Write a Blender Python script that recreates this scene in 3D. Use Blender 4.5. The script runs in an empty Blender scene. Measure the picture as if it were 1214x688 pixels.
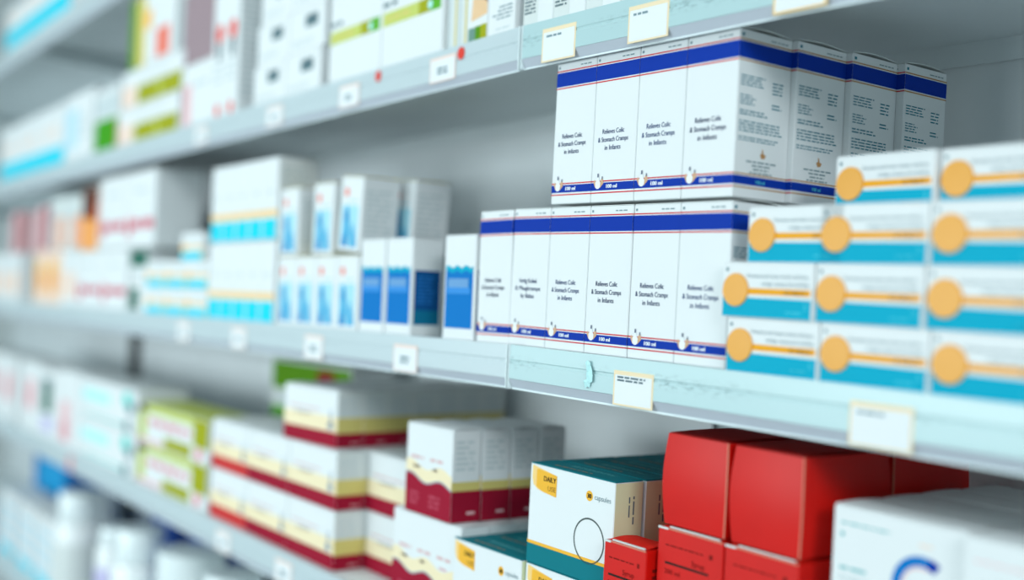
import bpy, bmesh, math, random
from mathutils import Matrix, Vector
random.seed(7)
SC = bpy.context.scene
COL = SC.collection
ZB = 1.30                                     # height of the middle shelf above the floor

# ------------------------------------------------------------------ frames
TB = Matrix.Translation((0, 0, ZB))
LEFT = TB.copy()                              # left bay of the shelving
A = Matrix(((0.99966914, -0.01763594, 0.01872396),
            (0.01760191, 0.99984311, 0.00198059),
            (-0.01875595, -0.00165035, 0.99982273))).to_4x4()
RIGHT = TB @ A                                # right bay sags a degree towards its far end
UP, MID, LOW, BOT, TOP = 0.284, 0.003, -0.268, -0.572, 0.587
PITCH_BASE = -1.02

# ------------------------------------------------------------------ materials
MATS = {}
def srgb(h):
    h = h.lstrip('#')
    out = []
    for i in (0, 2, 4):
        c = int(h[i:i+2], 16) / 255
        out.append(c / 12.92 if c <= 0.04045 else ((c + 0.055) / 1.055) ** 2.4)
    return (*out, 1.0)
def mat(name, hexcol, rough=0.5, spec=0.35, metal=0.0, noise=0.0, nscale=60, coat=0.0, trans=0.0, bump=0.0):
    m = bpy.data.materials.new(name); m.use_nodes = True
    nt = m.node_tree; b = nt.nodes['Principled BSDF']
    b.inputs['Base Color'].default_value = srgb(hexcol)
    b.inputs['Roughness'].default_value = rough
    b.inputs['Specular IOR Level'].default_value = spec
    b.inputs['Metallic'].default_value = metal
    b.inputs['Coat Weight'].default_value = coat
    b.inputs['Transmission Weight'].default_value = trans
    if noise or bump:
        tc = nt.nodes.new('ShaderNodeTexCoord')
        n = nt.nodes.new('ShaderNodeTexNoise'); n.inputs['Scale'].default_value = nscale; n.inputs['Detail'].default_value = 4
        nt.links.new(tc.outputs['Object'], n.inputs['Vector'])
        if noise:
            r = nt.nodes.new('ShaderNodeMixRGB'); r.blend_type = 'MULTIPLY'
            r.inputs['Color1'].default_value = srgb(hexcol)
            mr = nt.nodes.new('ShaderNodeMapRange')
            mr.inputs['From Min'].default_value = 0.35; mr.inputs['From Max'].default_value = 0.65
            mr.inputs['To Min'].default_value = 1 - noise; mr.inputs['To Max'].default_value = 1.0
            nt.links.new(n.outputs['Fac'], mr.inputs['Value'])
            r.inputs['Fac'].default_value = 1.0
            nt.links.new(mr.outputs['Result'], r.inputs['Color2'])
            nt.links.new(r.outputs['Color'], b.inputs['Base Color'])
        if bump:
            bp = nt.nodes.new('ShaderNodeBump'); bp.inputs['Strength'].default_value = bump; bp.inputs['Distance'].default_value = 0.001
            nt.links.new(n.outputs['Fac'], bp.inputs['Height']); nt.links.new(bp.outputs['Normal'], b.inputs['Normal'])
    MATS[name] = m
    return m

P = dict(
    white='#e4e7e8', offwhite='#d9dedc', navy='#0635a0', red_line='#d0353f', ink='#24447c', ink_teal='#23798c', grey_ink='#7f959c',
    text_white='#eef3f5', gold_line='#b98a5a', skin='#d3ab88', neck='#6d7488', cyan='#04a6c4', orange='#f0a628', orange_disc='#efae4b', pale_cyan='#57cfdd',
    brown_ink='#8a5a14', blue='#0674c0', deep_blue='#0b4f8a', deep_teal='#0c6f93', smear='#6f9fce', blue_soft='#3d8fd8', fig_blue='#3fa6d4', fig_pale='#a9dcea', fig_deep='#1c7fc0',
    logo_red='#ee7d6a', bright_cyan='#12d3ea', sand='#f3d09a', maroon_print='#b94a5e', maroon='#9c1430', salmon='#cc3a3a', cream='#f3e2bd', straw='#d8c878', icon_grey='#9aa7b5',
    faint_red='#d9b0b0', teal='#0b7580', teal_ink='#5fb0b4', capsule_orange='#f3b63e', apricot='#f7cf86', black='#20201d', side_cream='#dfe6bc', ring_grey='#56605f',
    red='#e02419', red_dark='#a01612', red_ink='#7c120d', edge='#d88a74', olive='#a3a51a', olive_pale='#c6cf6e', lime='#5fae2c', leaf='#3f9a10', leaf_dark='#5a8f12', slate='#58757d',
    mauve='#a08a90', pink='#ecc3c6', pink_deep='#e0919a', rose='#cf5f72', peach='#f3d8c8', orange_soft='#f5a65c', salmon_soft='#eba98c', amber='#f5c070', rust='#c2562a', umber='#5b3226', darkred='#8e1f2a', pine='#2f6a5a',
    lilac='#c9c3e6', aqua='#22cfc4', aqua_dark='#1d626c', tin='#bcc6c8', dot_red='#e2463a', seafoam='#b9efef', label_blue='#2270bb', sky='#22a6e0', royal='#123f8c', powder='#bfe0ee', tagpaper='#e8ebed', tagedge='#f1dcb8', tagpink='#f2d9cf',
    photo_skin='#eac49a', photo_brown='#8a5a3c', greygreen='#6f9488', light_grey='#c9d3d5', dash='#62757c', tape='#bfe9ea')
for k, v in P.items():
    mat(k, v, rough=0.6, spec=0.3 if 'white' in k else 0.10)
mat('red_gloss', '#d5120a', rough=0.42, spec=0.25, noise=0.06, nscale=25)
mat('disc_gloss', '#e8a236', rough=0.4, spec=0.4)
mat('shelf_metal', '#e0e7e9', rough=0.5, noise=0.05, nscale=8)
mat('back_metal', '#e8edef', rough=0.6, noise=0.06, nscale=5)
mat('post_metal', '#aab6b9', rough=0.45, noise=0.08, nscale=20)
mat('slot_dark', '#202a2c', rough=0.7)
mat('gap_black', '#1d1d1d', rough=0.8)
mat('floor_tile', '#bfc4c4', rough=0.35, noise=0.08, nscale=3)
mat('wall_paint', '#d8dcdc', rough=0.8, noise=0.03, nscale=4)
mat('ceiling_paint', '#eef1f1', rough=0.9, noise=0.02, nscale=6)
mat('plastic_white', '#f3f6f6', rough=0.3, spec=0.5)
mat('plastic_cap', '#e9f1f2', rough=0.25, spec=0.5)

def rail_material(name, base, dirt, strength):
    """Extruded price channel: pale plastic with a grubby streak along its middle and fine scratches."""
    m = bpy.data.materials.new(name); m.use_nodes = True
    nt = m.node_tree; b = nt.nodes['Principled BSDF']; L = nt.links.new
    tc = nt.nodes.new('ShaderNodeTexCoord'); mp = nt.nodes.new('ShaderNodeMapping'); mp.inputs['Scale'].default_value = (40, 40, 160)
    n = nt.nodes.new('ShaderNodeTexNoise'); n.inputs['Scale'].default_value = 3.0; n.inputs['Detail'].default_value = 8; n.inputs['Roughness'].default_value = 0.7
    L(tc.outputs['Object'], mp.inputs['Vector']); L(mp.outputs['Vector'], n.inputs['Vector'])
    n2 = nt.nodes.new('ShaderNodeTexNoise'); n2.inputs['Scale'].default_value = 7.0; n2.inputs['Detail'].default_value = 3
    L(tc.outputs['Object'], n2.inputs['Vector'])
    sp = nt.nodes.new('ShaderNodeSeparateXYZ'); L(tc.outputs['Object'], sp.inputs['Vector'])
    # streak: band of heights around the groove of the channel
    d = nt.nodes.new('ShaderNodeMath'); d.operation = 'ADD'; d.inputs[1].default_value = 0.0135; L(sp.outputs['Z'], d.inputs[0])
    a = nt.nodes.new('ShaderNodeMath'); a.operation = 'ABSOLUTE'; L(d.outputs[0], a.inputs[0])
    band = nt.nodes.new('ShaderNodeMapRange'); band.inputs['From Min'].default_value = 0.0; band.inputs['From Max'].default_value = 0.008; band.inputs['To Min'].default_value = 1; band.inputs['To Max'].default_value = 0.0
    L(a.outputs[0], band.inputs['Value'])
    th = nt.nodes.new('ShaderNodeMapRange'); th.inputs['From Min'].default_value = 0.5; th.inputs['From Max'].default_value = 0.68
    L(n.outputs['Fac'], th.inputs['Value'])
    th2 = nt.nodes.new('ShaderNodeMapRange'); th2.inputs['From Min'].default_value = 0.45; th2.inputs['From Max'].default_value = 0.6
    L(n2.outputs['Fac'], th2.inputs['Value'])
    m1 = nt.nodes.new('ShaderNodeMath'); m1.operation = 'MULTIPLY'; L(band.outputs['Result'], m1.inputs[0]); L(th.outputs['Result'], m1.inputs[1])
    m2 = nt.nodes.new('ShaderNodeMath'); m2.operation = 'MULTIPLY'; L(m1.outputs[0], m2.inputs[0]); L(th2.outputs['Result'], m2.inputs[1])
    m3 = nt.nodes.new('ShaderNodeMath'); m3.operation = 'MULTIPLY'; m3.inputs[1].default_value = strength; L(m2.outputs[0], m3.inputs[0])
    mx = nt.nodes.new('ShaderNodeMixRGB'); mx.inputs['Color1'].default_value = srgb(base); mx.inputs['Color2'].default_value = srgb(dirt)
    L(m3.outputs[0], mx.inputs['Fac']); L(mx.outputs['Color'], b.inputs['Base Color'])
    b.inputs['Roughness'].default_value = 0.28; b.inputs['Specular IOR Level'].default_value = 0.5
    MATS[name] = m
rail_material('rail_plastic', '#b3cfd1', '#3f656c', 1.0)
rail_material('rail_plastic_clean', '#c3d0d4', '#8aa4aa', 0.35)
mat('rail_edge', '#e3eef0', rough=0.15, spec=0.6)
mat('rail_foot', '#b9bfc9', rough=0.35, spec=0.5)

# ------------------------------------------------------------------ mesh builder
class MB:
    """Collects faces with materials and links them as ONE mesh object."""
    def __init__(s):
        s.v, s.f, s.m, s.names = [], [], [], []
    def mi(s, m):
        if m not in s.names: s.names.append(m)
        return s.names.index(m)
    def poly(s, pts, m):
        b = len(s.v); s.v += [tuple(p) for p in pts]; s.f.append(tuple(range(b, b + len(pts)))); s.m.append(s.mi(m))
    def mesh_data(s, vs, fs, m):
        b = len(s.v); s.v += [tuple(p) for p in vs]; k = s.mi(m)
        for f in fs: s.f.append(tuple(b + i for i in f)); s.m.append(k)
    def bm(s, bmx, m):
        bmx.verts.index_update()
        s.mesh_data([v.co for v in bmx.verts], [[v.index for v in f.verts] for f in bmx.faces], m); bmx.free()
    def box(s, x0, y0, z0, x1, y1, z1, m, bev=0.0, seg=1):
        b = bmesh.new(); bmesh.ops.create_cube(b, size=1.0)
        bmesh.ops.transform(b, matrix=Matrix.Translation(((x0+x1)/2, (y0+y1)/2, (z0+z1)/2)) @ Matrix.Diagonal((x1-x0, y1-y0, z1-z0, 1)), verts=b.verts)
        if bev: bmesh.ops.bevel(b, geom=b.edges[:], offset=bev, segments=seg, profile=0.5, affect='EDGES')
        s.bm(b, m)
    def prism(s, prof, x0, x1, m):
        """Extrude a closed (y, z) profile along x."""
        n = len(prof)
        vs = [(x0, y, z) for y, z in prof] + [(x1, y, z) for y, z in prof]
        fs = [(i, (i+1) % n, n + (i+1) % n, n + i) for i in range(n)]
        fs += [tuple(range(n))[::-1], tuple(range(n, 2*n))]
        s.mesh_data(vs, fs, m)
    def lathe(s, prof, m, seg=28, cx=0, cy=0):
        vs, fs = [], []
        for r, z in prof:
            for k in range(seg):
                a = 2*math.pi*k/seg; vs.append((cx + r*math.cos(a), cy + r*math.sin(a), z))
        for i in range(len(prof)-1):
            for k in range(seg):
                k2 = (k+1) % seg
                fs.append((i*seg+k, i*seg+k2, (i+1)*seg+k2, (i+1)*seg+k))
        fs.append(tuple(range(seg))[::-1]); fs.append(tuple(range((len(prof)-1)*seg, len(prof)*seg)))
        s.mesh_data(vs, fs, m)
    def data(s, name, smooth=False):
        me = bpy.data.meshes.new(name); me.from_pydata(s.v, [], s.f)
        for n in s.names: me.materials.append(MATS[n])
        me.polygons.foreach_set('material_index', s.m)
        if smooth: me.polygons.foreach_set('use_smooth', [True]*len(s.f))
        me.update()
        if smooth: me.set_sharp_from_angle(angle=math.radians(35))
        return me

_text = {}
def glyphs(txt):
    if txt not in _text:
        cu = bpy.data.curves.new('lettering', 'FONT'); cu.body = txt; cu.size = 1.0; cu.resolution_u = 3
        ob = bpy.data.objects.new('lettering', cu); COL.objects.link(ob)
        bpy.context.view_layer.update()
        me = ob.evaluated_get(bpy.context.evaluated_depsgraph_get()).to_mesh()
        vs = [(v.co.x, v.co.y) for v in me.vertices]; fs = [tuple(p.vertices) for p in me.polygons]
        ob.to_mesh_clear(); bpy.data.objects.remove(ob); bpy.data.curves.remove(cu)
        _text[txt] = (vs, fs)
    return _text[txt]

class Carton(MB):
    """A printed cardboard carton: origin at its front-left bottom corner, front facing -Y. Prints lie on the faces in layers."""
    EPS = 0.00012
    def __init__(s, w, d, h, board='white', bev=0.0006, closed=True):
        super().__init__(); s.w, s.d, s.h = w, d, h
        if closed: s.box(0, 0, 0, w, d, h, board, bev)
    def at(s, face, u, v, l):
        e = s.EPS * l
        return {'F': (u, -e, v), 'R': (s.w + e, u, v), 'T': (u, v, s.h + e), 'L': (-e, s.d - u, v)}[face]
    def pg(s, face, pts, m, l=1): s.poly([s.at(face, u, v, l) for u, v in pts], m)
    def rect(s, face, u0, v0, u1, v1, m, l=1): s.pg(face, [(u0, v0), (u1, v0), (u1, v1), (u0, v1)], m, l)
    def disc(s, face, u, v, r, m, l=1, n=28, ry=None):
        ry = ry or r; s.pg(face, [(u + r*math.cos(2*math.pi*k/n), v + ry*math.sin(2*math.pi*k/n)) for k in range(n)], m, l)
    def ring(s, face, u, v, r0, r1, m, l=1, a0=0, a1=360, n=48):
        for k in range(n):
            t0, t1 = math.radians(a0 + (a1-a0)*k/n), math.radians(a0 + (a1-a0)*(k+1)/n)
            s.pg(face, [(u + r0*math.cos(t0), v + r0*math.sin(t0)), (u + r1*math.cos(t0), v + r1*math.sin(t0)), (u + r1*math.cos(t1), v + r1*math.sin(t1)), (u + r0*math.cos(t1), v + r0*math.sin(t1))], m, l)
    def text(s, face, txt, u, v, size, m, l=2, align='c', width=None, bold=0.0):
        vs, fs = glyphs(txt)
        x0, x1 = min(p[0] for p in vs), max(p[0] for p in vs)
        sx = size if width is None else width/(x1-x0)
        off = {'c': (x0+x1)/2, 'l': x0, 'r': x1}[align]
        for db in ((0.0,) if not bold else (-bold, bold)):
            s.mesh_data([s.at(face, u + (x-off)*sx + db, v + y*size, l) for x, y in vs], fs, m)
    def lines(s, face, u0, v0, u1, v1, n, m, l=1, fill=0.5, ragged=0.3, seed=0, vertical=False):
        """Fine print too small to read: rows of word-sized dashes."""
        r = random.Random(seed*31 + n)
        a0, a1, b0, b1 = (v0, v1, u0, u1) if vertical else (u0, u1, v0, v1)
        step = (b1-b0)/n
        for k in range(n):
            b = b1 - (k+1)*step + step*(1-fill)/2; e = a1 - (a1-a0)*ragged*r.random(); a = a0
            while a < e - 1e-5:
                w = min(step*(1.2 + 2.6*r.random()), e-a)
                if vertical: s.rect(face, b, a, b + step*fill, a + w, m, l)
                else: s.rect(face, a, b, a + w, b + step*fill, m, l)
                a += w + step*0.55

# ------------------------------------------------------------------ things
def tag(o, label, cat, group=None, kind=None):
    if label: o['label'] = label
    if cat: o['category'] = cat
    if group: o['group'] = group
    if kind: o['kind'] = kind
    return o
class Product:
    """One kind of thing: its name, category and a tree of (part name, mesh, sub-parts, part label)."""
    def __init__(s, name, cat, size, parts): s.name, s.cat, s.size, s.parts = name, cat, size, parts
def link(name, me, parent, label=None):
    o = bpy.data.objects.new(name, me); COL.objects.link(o); o.parent = parent
    if label: o['label'] = label
    return o
def put(prod, bay, x, y, z, label, group, rz=0, ry=0, rx=0):
    root = bpy.data.objects.new(prod.name, None); COL.objects.link(root); root.empty_display_size = 0.02
    root.matrix_world = bay @ Matrix.Translation((x, y, z)) @ Matrix.Rotation(math.radians(rz), 4, 'Z') @ Matrix.Rotation(math.radians(ry), 4, 'Y') @ Matrix.Rotation(math.radians(rx), 4, 'X')
    tag(root, label, prod.cat, group)
    for nm, me, subs, lab in prod.parts:
        c = link(nm, me, root, lab)
        for snm, sme, slab in subs: link(snm, sme, c, slab)
    return root
ORD = ['first', 'second', 'third', 'fourth', 'fifth', 'sixth', 'seventh', 'eighth', 'ninth', 'tenth']
G = 0.0004

def lid(w, d, h, m, arch=0.0, lift=0.0004, inset=0.0006, n=10, name='tuck_flap'):
    """Closed tuck flap on top of a carton, arched a little over its depth."""
    b = MB(); top, bot = [], []
    for k in range(n+1):
        y = inset + (d - 2*inset)*k/n; zz = h + lift + arch*math.sin(math.pi*k/n)
        top.append((y, zz + 0.0003)); bot.append((y, zz - 0.0002))
    b.prism(bot + top[::-1], inset, w - inset, m)
    return (name, b.data(name, smooth=True), [], None)

# ---- colic drops carton
def colic(lines3):
    w, d, h = 0.0514, 0.0572, 0.1205
    c = Carton(w, d, h)
    for f, W, red in (('F', w, 'red_line'), ('R', d, 'gold_line'), ('L', d, 'red_line')):
        c.rect(f, 0, h-0.0205, W, h-0.0085, 'navy'); c.rect(f, 0, h-0.0077, W, h-0.0067, red); c.rect(f, 0, h-0.0224, W, h-0.0214, red)
        c.rect(f, 0, 0.0095, W, 0.0158, 'navy'); c.rect(f, 0, 0.0166, W, 0.0176, red); c.rect(f, 0, 0.0071, W, 0.0081, red)
    for k, t in enumerate(lines3):
        c.text('F', t, w*0.47, 0.0555 - 0.0066*k, 0.0056, 'ink', width=[0.026, 0.036, 0.019][k], bold=0.00004)
    c.text('F', '100 ml', w*0.37, 0.0113, 0.0043, 'text_white', align='l', width=0.0125, bold=0.00022)
    # little flask between two cupped hands
    u, v = 0.0085, 0.0135
    c.pg('F', [(u-.0055, v+.0025), (u-.0030, v-.0018), (u+.0030, v-.0018), (u+.0068, v+.0018), (u+.0060, v+.0052), (u+.0042, v+.0058), (u+.0030, v+.0032), (u-.0030, v+.0032), (u-.0044, v+.0052)], 'skin', 2)
    c.pg('F', [(u-.0031, v+.0022), (u-.0029, v-.0010), (u-.0013, v-.0026), (u+.0013, v-.0026), (u+.0029, v-.0010), (u+.0031, v+.0022), (u+.0013, v+.0052), (u+.0008, v+.0074), (u-.0008, v+.0074), (u-.0013, v+.0052)], 'text_white', 3)
    c.rect('F', u-.0008, v+.0068, u+.0008, v+.0098, 'neck', 4); c.rect('F', u+.0046, v+.0052, u+.0058, v+.0074, 'neck', 4)
    c.lines('F', w*0.60, h-0.0050, w-0.003, h-0.0030, 1, 'grey_ink', seed=3); c.rect('F', 0.002, h-0.005, 0.0042, h-0.003, 'grey_ink')
    # right side: small print
    q = 'ink_teal'
    c.text('R', '100 ml', d*0.5, 0.0110, 0.0038, 'pale_cyan', bold=0.0001)
    c.rect('R', 0.002, h-0.0050, 0.0046, h-0.0028, q); c.lines('R', d*0.58, h-0.0052, d-0.002, h-0.0035, 1, 'grey_ink', seed=5)
    c.lines('R', 0.003, 0.0800, 0.034, 0.0885, 4, q, seed=1, fill=0.42); c.lines('R', 0.037, 0.0770, 0.049, 0.0870, 4, q, seed=2, fill=0.4, ragged=.2)
    c.lines('R', 0.003, 0.0665, 0.020, 0.0745, 4, q, seed=4, fill=0.42); c.lines('R', 0.037, 0.0660, 0.049, 0.0710, 2, q, seed=6, fill=.4)
    c.lines('R', 0.003, 0.0590, 0.036, 0.0635, 2, q, seed=7, fill=.45); c.lines('R', 0.003, 0.0470, 0.051, 0.0560, 4, q, seed=8, fill=.42, ragged=.12)
    c.lines('R', 0.003, 0.0405, 0.046, 0.0445, 2, q, seed=9, fill=.42)
    c.pg('R', [(.0270, .0325), (.0285, .0295), (.0320, .0300), (.0335, .0325), (.0310, .0330), (.0300, .0360), (.0288, .0365), (.0290, .0335)], 'gold_line')
    for k, hw in enumerate((.016, .010, .0085, .012)): c.lines('R', d/2-hw, .0255-.0026*k, d/2+hw, .0275-.0026*k, 1, 'grey_ink', seed=20+k, ragged=0, fill=.6)
    return Product('colic_drops_carton', 'carton', (w, d, h), [('carton_body', c.data('colic_body'), [], None), lid(w, d, h, 'offwhite', 0.0022)])
EN = ('Relieves Colic', '& Stomach Cramps', 'in Infants'); AF = ('Verlig Koliek', '& Maagkrampe', 'by Babas')
COLIC, COLIC_AF = colic(EN), colic(AF)

# ---- motion sickness tablets
def tablets(w, d, h):
    c = Carton(w, d, h)
    c.rect('F', 0.0012, 0.0005, w-0.0012, h*0.365, 'cyan'); c.rect('R', 0, 0.0005, d, h*0.365, 'cyan', 1) if False else None
    c.rect('F', 0.0006, h*0.425, w-0.002, h*0.54, 'orange')
    c.text('F', 'Prevents and treats motion sickness,', w-0.004, h*0.735, h*0.095, 'grey_ink', align='r', width=w*0.66)
    c.text('F', 'vertigo, nausea and vomiting', w-0.004, h*0.60, h*0.095, 'grey_ink', align='r', width=w*0.50)
    c.text('F', '30 TABLETS', w-0.006, h*0.447, h*0.085, 'brown_ink', align='r', width=w*0.22, bold=.0001)
    c.text('F', '5', w-0.0045, h*0.19, h*0.16, 'pale_cyan', align='r'); c.lines('F', w*0.72, h*0.10, w-0.004, h*0.16, 1, 'pale_cyan', seed=4)
    c.rect('F', 0.003, h-0.0060, 0.0055, h-0.0035, 'grey_ink')
    c.lines('T', 0.01, 0.01, w*.7, 0.03, 3, 'light_grey', seed=6)
    return c
def tablet_product():
    w, d, h = 0.0795, 0.0465, 0.0378
    c = tablets(w, d, h)
    b = MB(); r, u, v = 0.0116, 0.0128, h*0.50; n = 36
    vs, fs = [], []
    for rr, yy in ((r, -0.0001), (r, -0.0008), (r*0.965, -0.00125), (r*0.55, -0.00135)):
        for k in range(n): vs.append((u + rr*math.cos(2*math.pi*k/n), yy, v + rr*math.sin(2*math.pi*k/n)))
    for i in range(3):
        for k in range(n): fs.append((i*n+k, i*n+(k+1) % n, (i+1)*n+(k+1) % n, (i+1)*n+k))
    fs.append(tuple(range(3*n, 4*n)))
    b.mesh_data(vs, fs, 'disc_gloss')
    return Product('tablet_carton', 'carton', (w, d, h), [('carton_body', c.data('tablet_body'), [], None), ('raised_disc', b.data('raised_disc', True), [], 'raised orange disc'), lid(w, d, h, 'white', 0.0, name='side_flap')])
TABLET = tablet_product()

# ---- daily capsules
def capsules():
    w, d, h = 0.108, 0.0305, 0.0848
    c = Carton(w, d, h)
    c.rect('F', 0, 0.0002, w, 0.0165, 'teal'); c.rect('F', 0, 0.0165, w, 0.0192, 'capsule_orange')
    n = 8; corner = [(0.030 - 0.026*math.sin(a*math.pi/2/n) - 0.0, h-0.0235 + 0.0) for a in range(1)]
    c.pg('F', [(0.003, h-0.001), (0.003, h-0.012), (0.005, h-0.0175), (0.010, h-0.0205), (0.018, h-0.0222), (0.036, h-0.0240), (0.036, h-0.001-0.0050), (0.004, h-0.001)], 'apricot')
    c.pg('F', [(0.009, h-0.004), (0.009, h-0.0185), (0.016, h-0.0215), (0.036, h-0.0240), (0.036, h-0.0060), (0.012, h-0.0035)], 'capsule_orange', 2)
    c.text('F', 'DAILY', 0.0350, h-0.0125, 0.0062, 'black', 3, 'r', width=0.0160, bold=.0002); c.text('F', 'USE', 0.0350, h-0.0200, 0.0058, 'brown_ink', 3, 'r', width=0.0105)
    c.disc('F', w*0.72, h-0.0150, 0.0042, 'capsule_orange'); c.text('F', '30', w*0.72, h-0.0168, 0.0052, 'black', 2, bold=.0003)
    c.text('F', 'capsules', w*0.78, h-0.0168, 0.0062, 'grey_ink', 2, 'l', width=0.0195)
    c.ring('F', w*0.735, h-0.0515, 0.0174, 0.0188, 'ring_grey')
    c.rect('R', 0.0005, 0.0005, d-0.0005, h-0.0005, 'side_cream')
    c.lines('R', d*.62, h-.034, d*.72, h-.008, 1, 'dash', 2, seed=2, vertical=True); c.lines('R', d*.47, h-.028, d*.56, h-.008, 1, 'dash', 2, seed=5, vertical=True)
    c.lines('R', d*.30, h*.20, d*.62, h*.34, 3, 'grey_ink', 2, seed=3, vertical=True)
    t = MB(); t.box(0.0003, 0.0003, h, w-0.0003, d-0.0003, h+0.0011, 'teal', 0.0004)
    k = Carton(w, d, h + 0.0011, closed=False)
    k.lines('T', w*.30, d*.55, w*.85, d*.75, 2, 'teal_ink', seed=4); k.lines('T', w*.2, d*.25, w*.7, d*.35, 1, 'gold_line', seed=6)
    off = len(t.v); t.names += [m for m in k.names if m not in t.names]
    for f, mi in zip(k.f, k.m): t.f.append(tuple(i + off for i in f)); t.m.append(t.names.index(k.names[mi]))
    t.v += k.v
    return Product('capsule_carton', 'carton', (w, d, h), [('carton_body', c.data('capsule_body'), [], None), ('top_flap', t.data('capsule_top'), [], 'teal top flap')])
CAPSULE = capsules()

# ---- red syrup cartons: upper ones bulge, lower ones show their printed ends
def red_bulging():
    w, d, h = 0.0655, 0.098, 0.0675
    b = MB(); n = 12; rows, vs, fs = [], [], []
    rings = 12
    for j in range(rings+1):
        t = j/rings; z = h*t; g = 0.0022*math.sin(math.pi*t)
        x0, x1, y0, y1 = 0.0026-g, w-0.0026+g, 0.0026-g, d-0.0026+g
        rr = 0.0012
        ring = []
        for cx, cy, a0 in ((x1-rr, y1-rr, 0), (x0+rr, y1-rr, 90), (x0+rr, y0+rr, 180), (x1-rr, y0+rr, 270)):
            for q in range(4):
                a = math.radians(a0 + 30*q); ring.append((cx + rr*math.cos(a), cy + rr*math.sin(a), z))
        rows.append(ring); vs += ring
    m = len(rows[0])
    for j in range(rings):
        for k in range(m): fs.append((j*m+k, j*m+(k+1) % m, (j+1)*m+(k+1) % m, (j+1)*m+k))
    fs.append(tuple(range(m))[::-1]); fs.append(tuple(range(rings*m, (rings+1)*m)))
    b.mesh_data(vs, fs, 'red_gloss')
    # worn pale fold lines at the two front corners
    e = MB()
    for xs in (1,):
        pts = []
        for j in range(rings+1):
            t = j/rings; g = 0.0022*math.sin(math.pi*t); pts.append((w-0.0026+g, 0.0026-g, h*t))
        for (x, y, z), (x2, y2, z2) in zip(pts, pts[1:]):
            e.poly([(x-0.0007, y-0.00015, z), (x+0.00012, y-0.00012, z), (x2+0.00012, y2-0.00012, z2), (x2-0.0007, y2-0.00015, z2)], 'edge')
            e.poly([(x+0.00014, y-0.0001, z), (x+0.00016, y+0.0005, z), (x2+0.00016, y2+0.0005, z2), (x2+0.00014, y2-0.0001, z2)], 'edge')
    return Product('syrup_carton', 'carton', (w, d, h), [('carton_body', b.data('red_bulging', True), [], None), ('corner_fold', e.data('corner_fold'), [], 'worn pale corner fold'), lid(w-0.002, d-0.002, h, 'red_dark', 0.001, inset=0.004)])
RED_UP = red_bulging()
def red_end(w, d, h, name='syrup_carton'):
    c = Carton(w, d, h, 'red_gloss', 0.0008)
    c.lines('F', w*.13, h-.0135, w*.72, h-.0115, 1, 'red_ink', seed=2, ragged=0); c.rect('F', w*.80, h-.0145, w*.85, h-.0110, 'red_ink')
    c.rect('F', w*.13, h-.0265, w*.80, h-.0248, 'black')
    c.text('F', 'Syrup', w*.74, h-.0230, .0058, 'red_ink', align='r'); c.text('F', '200 ml', w*.13, h-.0335, .0050, 'red_ink', align='l', width=w*.24)
    c.lines('R', d*.2, h*.55, d*.75, h*.8, 3, 'red_ink', seed=5)
    e = MB(); e.box(0.0002, -0.0006, h-0.0014, w*0.16, 0.0010, h+0.0001, 'offwhite', 0.0002)
    e.box(w*0.16, -0.00035, h-0.0009, w-0.0008, 0.0004, h+0.0001, 'edge', 0.0002)
    e.box(w*0.16, 0.0012, h+0.0001, w*0.92, 0.0030, h+0.0013, 'offwhite', 0.0002)
    return Product(name, 'carton', (w, d, h), [('carton_body', c.data('red_end'), [], None), ('flap_edge', e.data('flap_edge'), [], 'raw pale edge of the top flap'), lid(w, d, h, 'red', 0.0012, inset=0.0034)])
RED_LOW = red_end(0.0655, 0.098, 0.0735)
RED_SMALL = red_end(0.0475, 0.034, 0.0635)

# ---- white cartons at the right with a blue ring
def ring_carton():
    w, d, h = 0.094, 0.046, 0.0955
    c = Carton(w, d, h)
    u, v = 0.0645, h-0.0400
    c.ring('F', u, v, 0.0140, 0.0200, 'blue', a0=62, a1=300); c.ring('F', u, v, 0.0122, 0.0136, 'pink', a0=70, a1=290)
    c.ring('F', u, v, 0.0138, 0.0206, 'navy', 2, a0=52, a1=74, n=8)
    c.lines('F', 0.006, h-0.0115, 0.042, h-0.0092, 1, 'teal_ink', seed=2, ragged=0); c.rect('F', 0.006, h-0.0190, 0.0085, h-0.0162, 'teal_ink')
    c.lines('F', 0.006, h-0.0405, 0.034, h-0.0370, 1, 'teal_ink', seed=4); c.lines('F', 0.006, h-0.0470, 0.030, h-0.0430, 2, 'light_grey', seed=7)
    c.lines('F', 0.062, h-0.0150, 0.073, h-0.0120, 1, 'peach', seed=5)
    c.lines('T', 0.01, 0.008, w*.6, d*.6, 4, 'light_grey', seed=3); c.lines('R', 0.006, h*.3, d*.8, h*.8, 8, 'light_grey', seed=5)
    return Product('white_ring_carton', 'carton', (w, d, h), [('carton_body', c.data('ring_carton'), [], None), lid(w, d, h, 'white', 0.0008)])
RING = ring_carton()
def plain_pink():
    w, d, h = 0.094, 0.046, 0.0955
    c = Carton(w, d, h); c.lines('F', 0.006, h-0.014, 0.075, h-0.0115, 1, 'pink', seed=3, ragged=0); c.lines('F', 0.006, h*.35, 0.06, h*.55, 3, 'pink', seed=6)
    c.lines('T', 0.01, 0.008, w*.6, d*.6, 4, 'light_grey', seed=8)
    return Product('white_carton', 'carton', (w, d, h), [('carton_body', c.data('plain_pink'), [], None), lid(w, d, h, 'white', 0.0008)])
PLAIN = plain_pink()

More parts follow.
